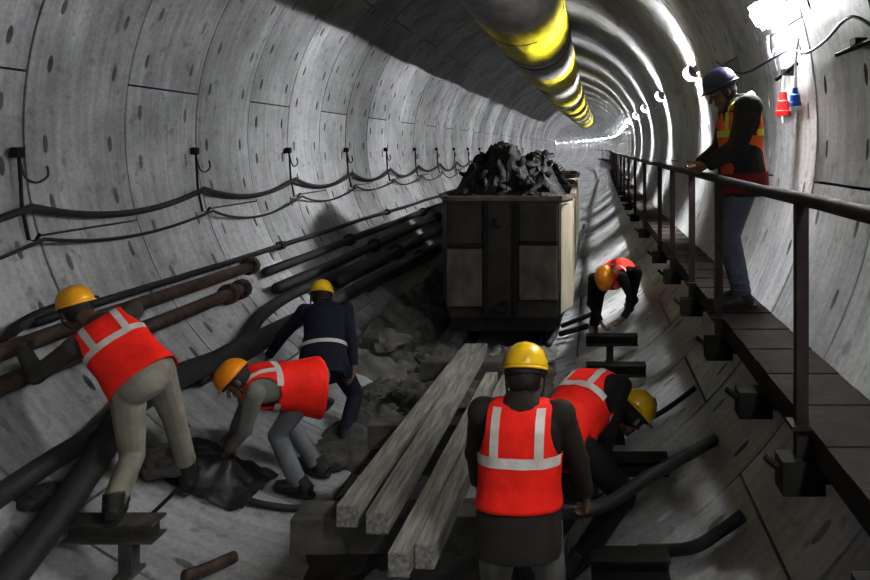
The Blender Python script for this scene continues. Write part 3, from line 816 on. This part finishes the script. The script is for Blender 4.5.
    loft(bm, [(T(0, 0, -.06)-V((0, 0, .02)), S*.145*k, F*.112*k), (T(0, 0, .0), S*.168*k, F*.122*k), (T(0, 0, .10), S*.166*k, F*.118*k), (T(0, 0, .15), S*.160*k, F*.114*k)], 24, 2.3)
    ellipsoid(bm, pelvis-U*.03*k-F*.02, (S*.170*k, F*.125*k, U*.125*k), 20, 12)
    for i in (0, 1):
        h, kn, an = legs[i]
        cone(bm, h, kn, .104*k, .071*k); ellipsoid(bm, kn, (S*.071*k, F*.071*k, V((0, 0, .080*k))), 12, 8)
        cone(bm, kn, kn.lerp(an, .45), .069*k, .068*k); cone(bm, kn.lerp(an, .45), an.lerp(kn, .02), .068*k, .063*k, 14, True, False)
        for q, rr_ in ((.78, .073), (.9, .071), (.62, .072)): ellipsoid(bm, kn.lerp(an, q), (S*rr_*k, F*rr_*k, (an-kn).normalized()*.022), 12, 6)
    remesh('trousers', bm, voxel, M[cols['trousers']], root, 2)
    # boots
    for i in (0, 1):
        f = V(feet[i]); t = V((toes[i].x, toes[i].y, toes[i].z)).normalized(); up = V((0, 0, 1))
        rad_ = V((f.x, 0, f.z-CZ))
        if 2.52 < rad_.length < 2.95 and f.z < .9:      # standing on the curved lining: the sole follows it
            up = -rad_.normalized(); f = V((0, f.y, CZ))-up*(R-.034)
        t = orth(t, up); sd = t.cross(up)
        bm = bmesh.new()
        cone(bm, f+up*.03-t*.03, legs[i][2]+V((0, 0, .05)), .050, .052, 14, True, False)
        loft(bm, [(f-t*.075+up*.035, sd*.030, up*.034), (f-t*.04+up*.048, sd*.040, up*.047), (f+t*.05+up*.045, sd*.045, up*.044), (f+t*.13+up*.034, sd*.050, up*.033), (f+t*.185+up*.026, sd*.034, up*.024)], 18, 2.8)
        remesh('boot', bm, .007, M['boot'], root, 2)
        bm = bmesh.new(); loft(bm, [(f-t*.02+t*.06-up*.004, sd*.047, t*.142), (f+t*.04+up*.018, sd*.050, t*.145)], 18, 2.6); obj('sole', bm, M['boot'], root.children[-1])
    # vest
    if vest:
        tab = vest_tab or VEST
        tab = [(hem,)+lerp_sec(tab, hem)]+[q for q in tab if q[0] > hem+.01]
        zs = []; z = hem
        while z < .516: zs.append(z); z += .016
        zs.append(.516)
        def surf(x, z, sd, off=0):
            a, b = lerp_sec(tab, z); a += off; b += off; n = 2.5
            xx = max(-1, min(1, x/a)); y = sd*b*(1-abs(xx)**n)**(1/n)
            wv = .008*noise.noise(V((x*9, z*6+sd*3, pelvis.x*3)))+.004*noise.noise(V((x*22, z*15, sd)))
            p = T(x, y+sd*wv, z)
            if sag is not None: p = p+sag*max(0, (.44-z)/.55)*(.5+.5*y/b)
            return p
        def half(z):                    # half-width of a panel at height z (arm holes cut in)
            a, _ = lerp_sec(tab, z)
            if z < .26: return a
            if z < .42: return a-(a-.142)*math.sin((z-.26)/.16*PI/2)
            return min(a, .142)
        bm = bmesh.new()
        for sd in (-1, 1):
            rows = []
            for z in zs:
                w_ = half(z); row = []
                for j in range(29):
                    t = -1+2*j/28; x = w_*math.sin(t*PI/2) if z < .26 else w_*t*.5+w_*.5*math.sin(t*PI/2)
                    if open_front and sd > 0: x = x
                    row.append(bm.verts.new(surf(x, z, sd)))
                rows.append(row)
            for r0, r1 in zip(rows[:-1], rows[1:]):
                for j in range(28): bm.faces.new((r0[j], r0[j+1], r1[j+1], r1[j]))
        bmesh.ops.remove_doubles(bm, verts=bm.verts, dist=.004)
        vo = obj('vest', bm, M[vest], root, True)
        sm = vo.modifiers.new('thick', 'SOLIDIFY'); sm.thickness = .006; sm.offset = 0
        if strips:
            st = M['strip_yellow'] if strips == 'yellow' else M['strip']
            zb = .25
            bm = bmesh.new()
            for sd in (-1, 1):
                prev = None
                for j in range(41):
                    t = -1+2*j/40; x0 = lerp_sec(tab, zb)[0]*math.sin(t*PI/2)
                    cur = [bm.verts.new(surf(x0*lerp_sec(tab, z)[0]/lerp_sec(tab, zb)[0], z, sd, .007)) for z in (zb, zb+.022, zb+.045)]
                    if prev:
                        for q in (0, 1): bm.faces.new((prev[q], cur[q], cur[q+1], prev[q+1]))
                    prev = cur
            obj('reflective_band', bm, st, vo, True)
            for x in (-.098, .098):
                for sd in (-1, 1):
                    bm = bmesh.new(); prev = None; z = zb+.045
                    while z < .50:
                        cur = [bm.verts.new(surf(x+q, z, sd, .007)) for q in (-.02, 0, .02)]
                        if prev:
                            for q in (0, 1): bm.faces.new((prev[q], cur[q], cur[q+1], prev[q+1]))
                        prev = cur; z += .015
                    obj('reflective_strip', bm, st, vo, True)
    # hair and helmet
    bm = bmesh.new(); ellipsoid(bm, hc+hup*.012*k-look*.010*k, (hr*.083*k, look*.094*k, hup*.090*k), 20, 12)
    bmesh.ops.bisect_plane(bm, geom=bm.verts[:]+bm.edges[:]+bm.faces[:], plane_co=hc+look*.035*k, plane_no=(look-hup*.3).normalized(), clear_outer=True)
    obj('hair', bm, M['hair'], root, True)
    for s in sgn:
        bm = bmesh.new(); ellipsoid(bm, hc+hr*s*.032*k+look*.080*k+hup*.008*k, (hr*.012, look*.010, hup*.008), 10, 8); obj('eye', bm, M['eye'], root, True)
    hb = hc+hup*.048*k-look*.004; tl = hup
    bm = bmesh.new(); secs = []
    N_ = 32
    for j in range(11):
        t = j/10*PI/2*.97; rr_ = math.cos(t)**.8; zz = math.sin(t)
        secs.append([hb+hr*math.cos(2*PI*i/N_)*.106*k*rr_+look*math.sin(2*PI*i/N_)*.130*k*rr_+hup*(.122*k*zz+.006*k*math.exp(-(math.cos(2*PI*i/N_)*3)**2)*rr_*zz) for i in range(N_)])
    rings(bm, secs, True, True)
    ho = obj('helmet', bm, M[cols['helmet']], root, True)
    bm = bmesh.new(); inner = []; outer = []; low = []
    for i in range(40):
        t = 2*PI*i/40; ct, s_ = math.cos(t), math.sin(t); pk = max(0, s_)**3
        inner.append(hb+hr*ct*.104*k+look*s_*.128*k+hup*.006); ex = .014+.040*pk
        outer.append(hb+hr*ct*(.106+ex*.8)*k+look*s_*(.130+ex)*k-hup*(.006+.014*pk)); low.append(hb+hr*ct*.104*k+look*s_*.128*k-hup*.008)
    rings(bm, [inner, outer, low], False, False); obj('peak', bm, M[cols['helmet']], ho, True)
    bm = bmesh.new()
    rings(bm, [[hb+hr*math.cos(2*PI*i/32)*.098*k+look*math.sin(2*PI*i/32)*.120*k+hup*z for i in range(32)] for z in (.0, -.026)], False, False); obj('headband', bm, M['dark_band'], ho, True)
    for nm in ('chin_strap',):
        bm = bmesh.new(); tube(bm, spline([hb+hr*.092*k-look*.01, hc+hr*.080*k-hup*.06*k+look*.02*k, hc-hup*.112*k+look*.052*k, hc-hr*.080*k-hup*.06*k+look*.02*k, hb-hr*.092*k-look*.01], 6), .005, 6); obj(nm, bm, M['dark_band'], ho, True)
    settle(root)
    return root, dict(T=T, arms=arms, legs=legs, hc=hc)

for nm, c in (('s_olive', (.060, .056, .044)), ('t_khaki', (.25, .235, .195)), ('s_greygreen', (.20, .205, .18)), ('t_grey', (.17, .18, .19)), ('s_navy', (.012, .013, .030)), ('t_navy', (.011, .012, .024)),
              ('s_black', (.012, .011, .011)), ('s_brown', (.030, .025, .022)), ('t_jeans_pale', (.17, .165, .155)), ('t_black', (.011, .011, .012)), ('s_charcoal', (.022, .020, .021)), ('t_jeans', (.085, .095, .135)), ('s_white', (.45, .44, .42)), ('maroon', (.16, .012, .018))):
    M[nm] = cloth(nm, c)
up = V((0, 0, 1))
# 1: leaning on the pipes, back to us
person('worker in amber helmet and red vest leaning over to grip the wall pipes', V((-1.43, 4.08, 1.26)), V((-.74, .28, .62)), V((-.45, .85, -.4)), V((-.75, .62, -.25)), V((-.35, .10, .93)),
       (V((-2.225, 4.19, 1.41)), V((-2.06, 4.72, 1.28))), (V((-1.34, 3.70, .645)), V((-1.40, 4.50, .45))), (V((.0, -.3, -.8)), V((.3, .3, -.8))), (V((-.3, .8, .2)), V((-.3, .9, .3))),
       dict(shirt='s_olive', trousers='t_khaki', helmet='h_amber'), curl=.9, toes=[V((-.35, .9, 0)), V((-.4, .85, 0))], hem=-.03, shirt_hem=-.01, headpos=P(77, 311, 4.28), scale=.93)
# 2: bent over to the side
person('bending worker in orange helmet and red vest reaching down to the black sheet', V((-.85, 5.06, .925)), V((-.68, -.58, .10)), V((-.25, -.1, -1)), V((-.60, -.30, -.72)), V((-.74, -.15, .60)),
       (V((-1.28, 4.78, .54)), V((-1.40, 5.08, .55))), (V((-.86, 4.92, .145)), V((-.86, 5.24, .15))), (V((.5, -.3, -.2)), V((.4, .5, -.2))), (V((-1, -.2, .1)), V((-1, .1, .1))),
       dict(shirt='s_greygreen', trousers='t_grey', helmet='h_orange'), curl=.8, toes=[V((-.95, -.2, 0)), V((-.95, .1, 0))], sag=V((.0, 0, -.13)), hem=-.08, shirt_hem=.0, scale=.92, headpos=P(238, 381, 4.72))
# 3: navy overalls
_, w3 = person('worker in navy overalls and yellow helmet stepping away with his back turned', V((-1.08, 5.95, .83)), V((-.18, .62, .74)), V((-.3, .95, -.2)), V((-.3, .9, -.45)), V((-.05, .38, .90)),
       (V((-1.66, 6.18, .74)), V((-.82, 6.0, .62))), (V((-1.20, 6.15, .25)), V((-.83, 5.76, .14))), (V((-.6, -.3, .2)), V((.7, -.4, .1))), (V((-.2, 1, .3)), V((.1, 1, .2))),
       dict(shirt='s_navy', trousers='t_navy', helmet='h_yellow'), vest=None, curl=.7, shirt_hem=-.20, scale=.97, headpos=P(321, 298, 6.36))
T3 = w3['T']; bm = bmesh.new()
rings(bm, [[T3(math.cos(2*PI*i/40)*.204, math.sin(2*PI*i/40)*.158, z) for i in range(40)] for z in (.06, .095)], False, False)
bm.transform(Matrix.Translation(-_.location)); obj('waist_belt', bm, M['strip'], _, True)
# 4: standing with his back to us
person('worker in yellow helmet and dark shirt under red vest standing with back turned', V((.855, 3.13, .955)), V((.02, .10, 1)), V((.06, 1, 0)), V((.12, .9, -.40)), V((0, .26, .95)),
       (V((.62, 3.48, .92)), V((1.16, 3.40, .90))), (V((.70, 3.08, .10)), V((.98, 3.02, .17))), (V((-1, -.25, .1)), V((.8, -.6, -.1))), (V((0, 1, .1)), V((.1, 1, .1))),
       dict(shirt='s_brown', trousers='t_jeans_pale', helmet='h_yellow'), curl=.9, shirt_hem=-.15, hem=.06, headpos=P(525, 380, 3.25))
# 5: bending to the right
person('worker in yellow helmet and black clothes bending down beside the standing red-vested man', V((1.00, 4.02, .95)), V((.44, .66, .34)), V((.5, .45, -.9)), V((.55, .45, -.72)), V((.72, .25, .55)),
       (V((1.20, 4.55, .76)), V((1.22, 4.12, .62))), (V((.86, 4.00, .16)), V((1.12, 3.86, .24))), (V((-.2, .5, -.5)), V((-.4, -.6, -.3))), (V((.8, .4, .2)), V((.9, .2, .2))),
       dict(shirt='s_black', trousers='t_black', helmet='h_yellow'), curl=.9, toes=[V((.7, .6, 0)), V((.7, .45, 0))], sag=V((0, 0, -.04)), hem=-.06, headpos=P(632, 415, 4.42))
# 6: far, crouched towards us
person('far worker in orange helmet and red vest crouching towards the floor near the muck car', V((1.56, 8.82, 1.02)), V((-.20, -.62, .02)), V((-.1, -.5, -.8)), V((-.05, -.55, -.75)), V((-.05, -.80, .55)),
       (V((1.60, 8.28, .58)), V((1.34, 8.35, .52))), (V((1.70, 8.55, .64)), V((1.26, 8.52, .36))), (V((.8, .1, .1)), V((-.7, .2, .1))), (V((.3, -1, .1)), V((-.3, -1, .1))),
       dict(shirt='s_black', trousers='t_black', helmet='h_orange'), curl=.8, toes=[V((.1, -1, 0)), V((-.1, -1, 0))])
# 7: supervisor on the walkway
_, w7 = person('man in navy helmet, dark jacket and orange vest standing on the steel walkway', V((2.275, 5.02, 2.425)), V((-.05, 0, 1)), V((-1, -.16, 0)), V((-.90, -.14, -.42)), V((-.36, 0, .93)),
       (V((1.995, 4.92, 2.475)), V((1.985, 5.12, 2.475))), (V((2.255, 4.92, WZ)), V((2.29, 5.14, WZ))), (V((.2, -.5, -.8)), V((.2, .5, -.8))), (V((-1, 0, .1)), V((-1, 0, .1))),
       dict(shirt='s_charcoal', trousers='t_jeans', helmet='h_navy'), vest='vest_orange', strips='yellow', curl=.6, hem=-.02, shirt_hem=-.16, scale=1.03, bulk=1.28, headpos=P(723, 92, 5.0),
       vest_tab=[(z, a*.93, b*.95) for z, a, b in VEST], palms=[V((.1, .6, .6)), V((.1, -.6, .6))])
T7 = w7['T']; bm = bmesh.new()
rings(bm, [[T7(math.cos(2*PI*i/40)*.215, math.sin(2*PI*i/40)*.172, z) for i in range(40)] for z in (-.13, .0)], False, False)
bm.transform(Matrix.Translation(-_.location)); obj('shirt_hem', bm, M['maroon'], _, True)
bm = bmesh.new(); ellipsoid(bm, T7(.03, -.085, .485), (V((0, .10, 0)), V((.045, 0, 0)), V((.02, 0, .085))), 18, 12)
bm.transform(Matrix.Translation(-_.location)); obj('collar', bm, M['s_white'], _, True)  # pale rounded patch at the back of the shoulder
#PEOPLE_END
# ------------------------------------------------------------------ camera, world
cam = bpy.data.cameras.new('camera'); co = bpy.data.objects.new('camera', cam); C.objects.link(co)
co.location = CAM; co.rotation_euler = (PI/2, 0, 0)
cam.sensor_width = 36; cam.lens = F_PX/870*36
cam.shift_x = -(VPX-435)/870; cam.shift_y = -(290-VPY)/870
cam.clip_end = 500; cam.clip_start = .05
sc = bpy.context.scene; sc.camera = co
w = bpy.data.worlds.new('world'); sc.world = w; w.use_nodes = True
w.node_tree.nodes['Background'].inputs[0].default_value = (.5, .52, .55, 1); w.node_tree.nodes['Background'].inputs[1].default_value = .0
sc.view_settings.view_transform = 'Standard'; sc.view_settings.exposure = 0.0; sc.view_settings.gamma = .82
try: sc.view_settings.look = 'None'
except Exception: pass
sc.cycles.max_bounces = 5; sc.cycles.diffuse_bounces = 2
sc.cycles.sample_clamp_indirect = 6
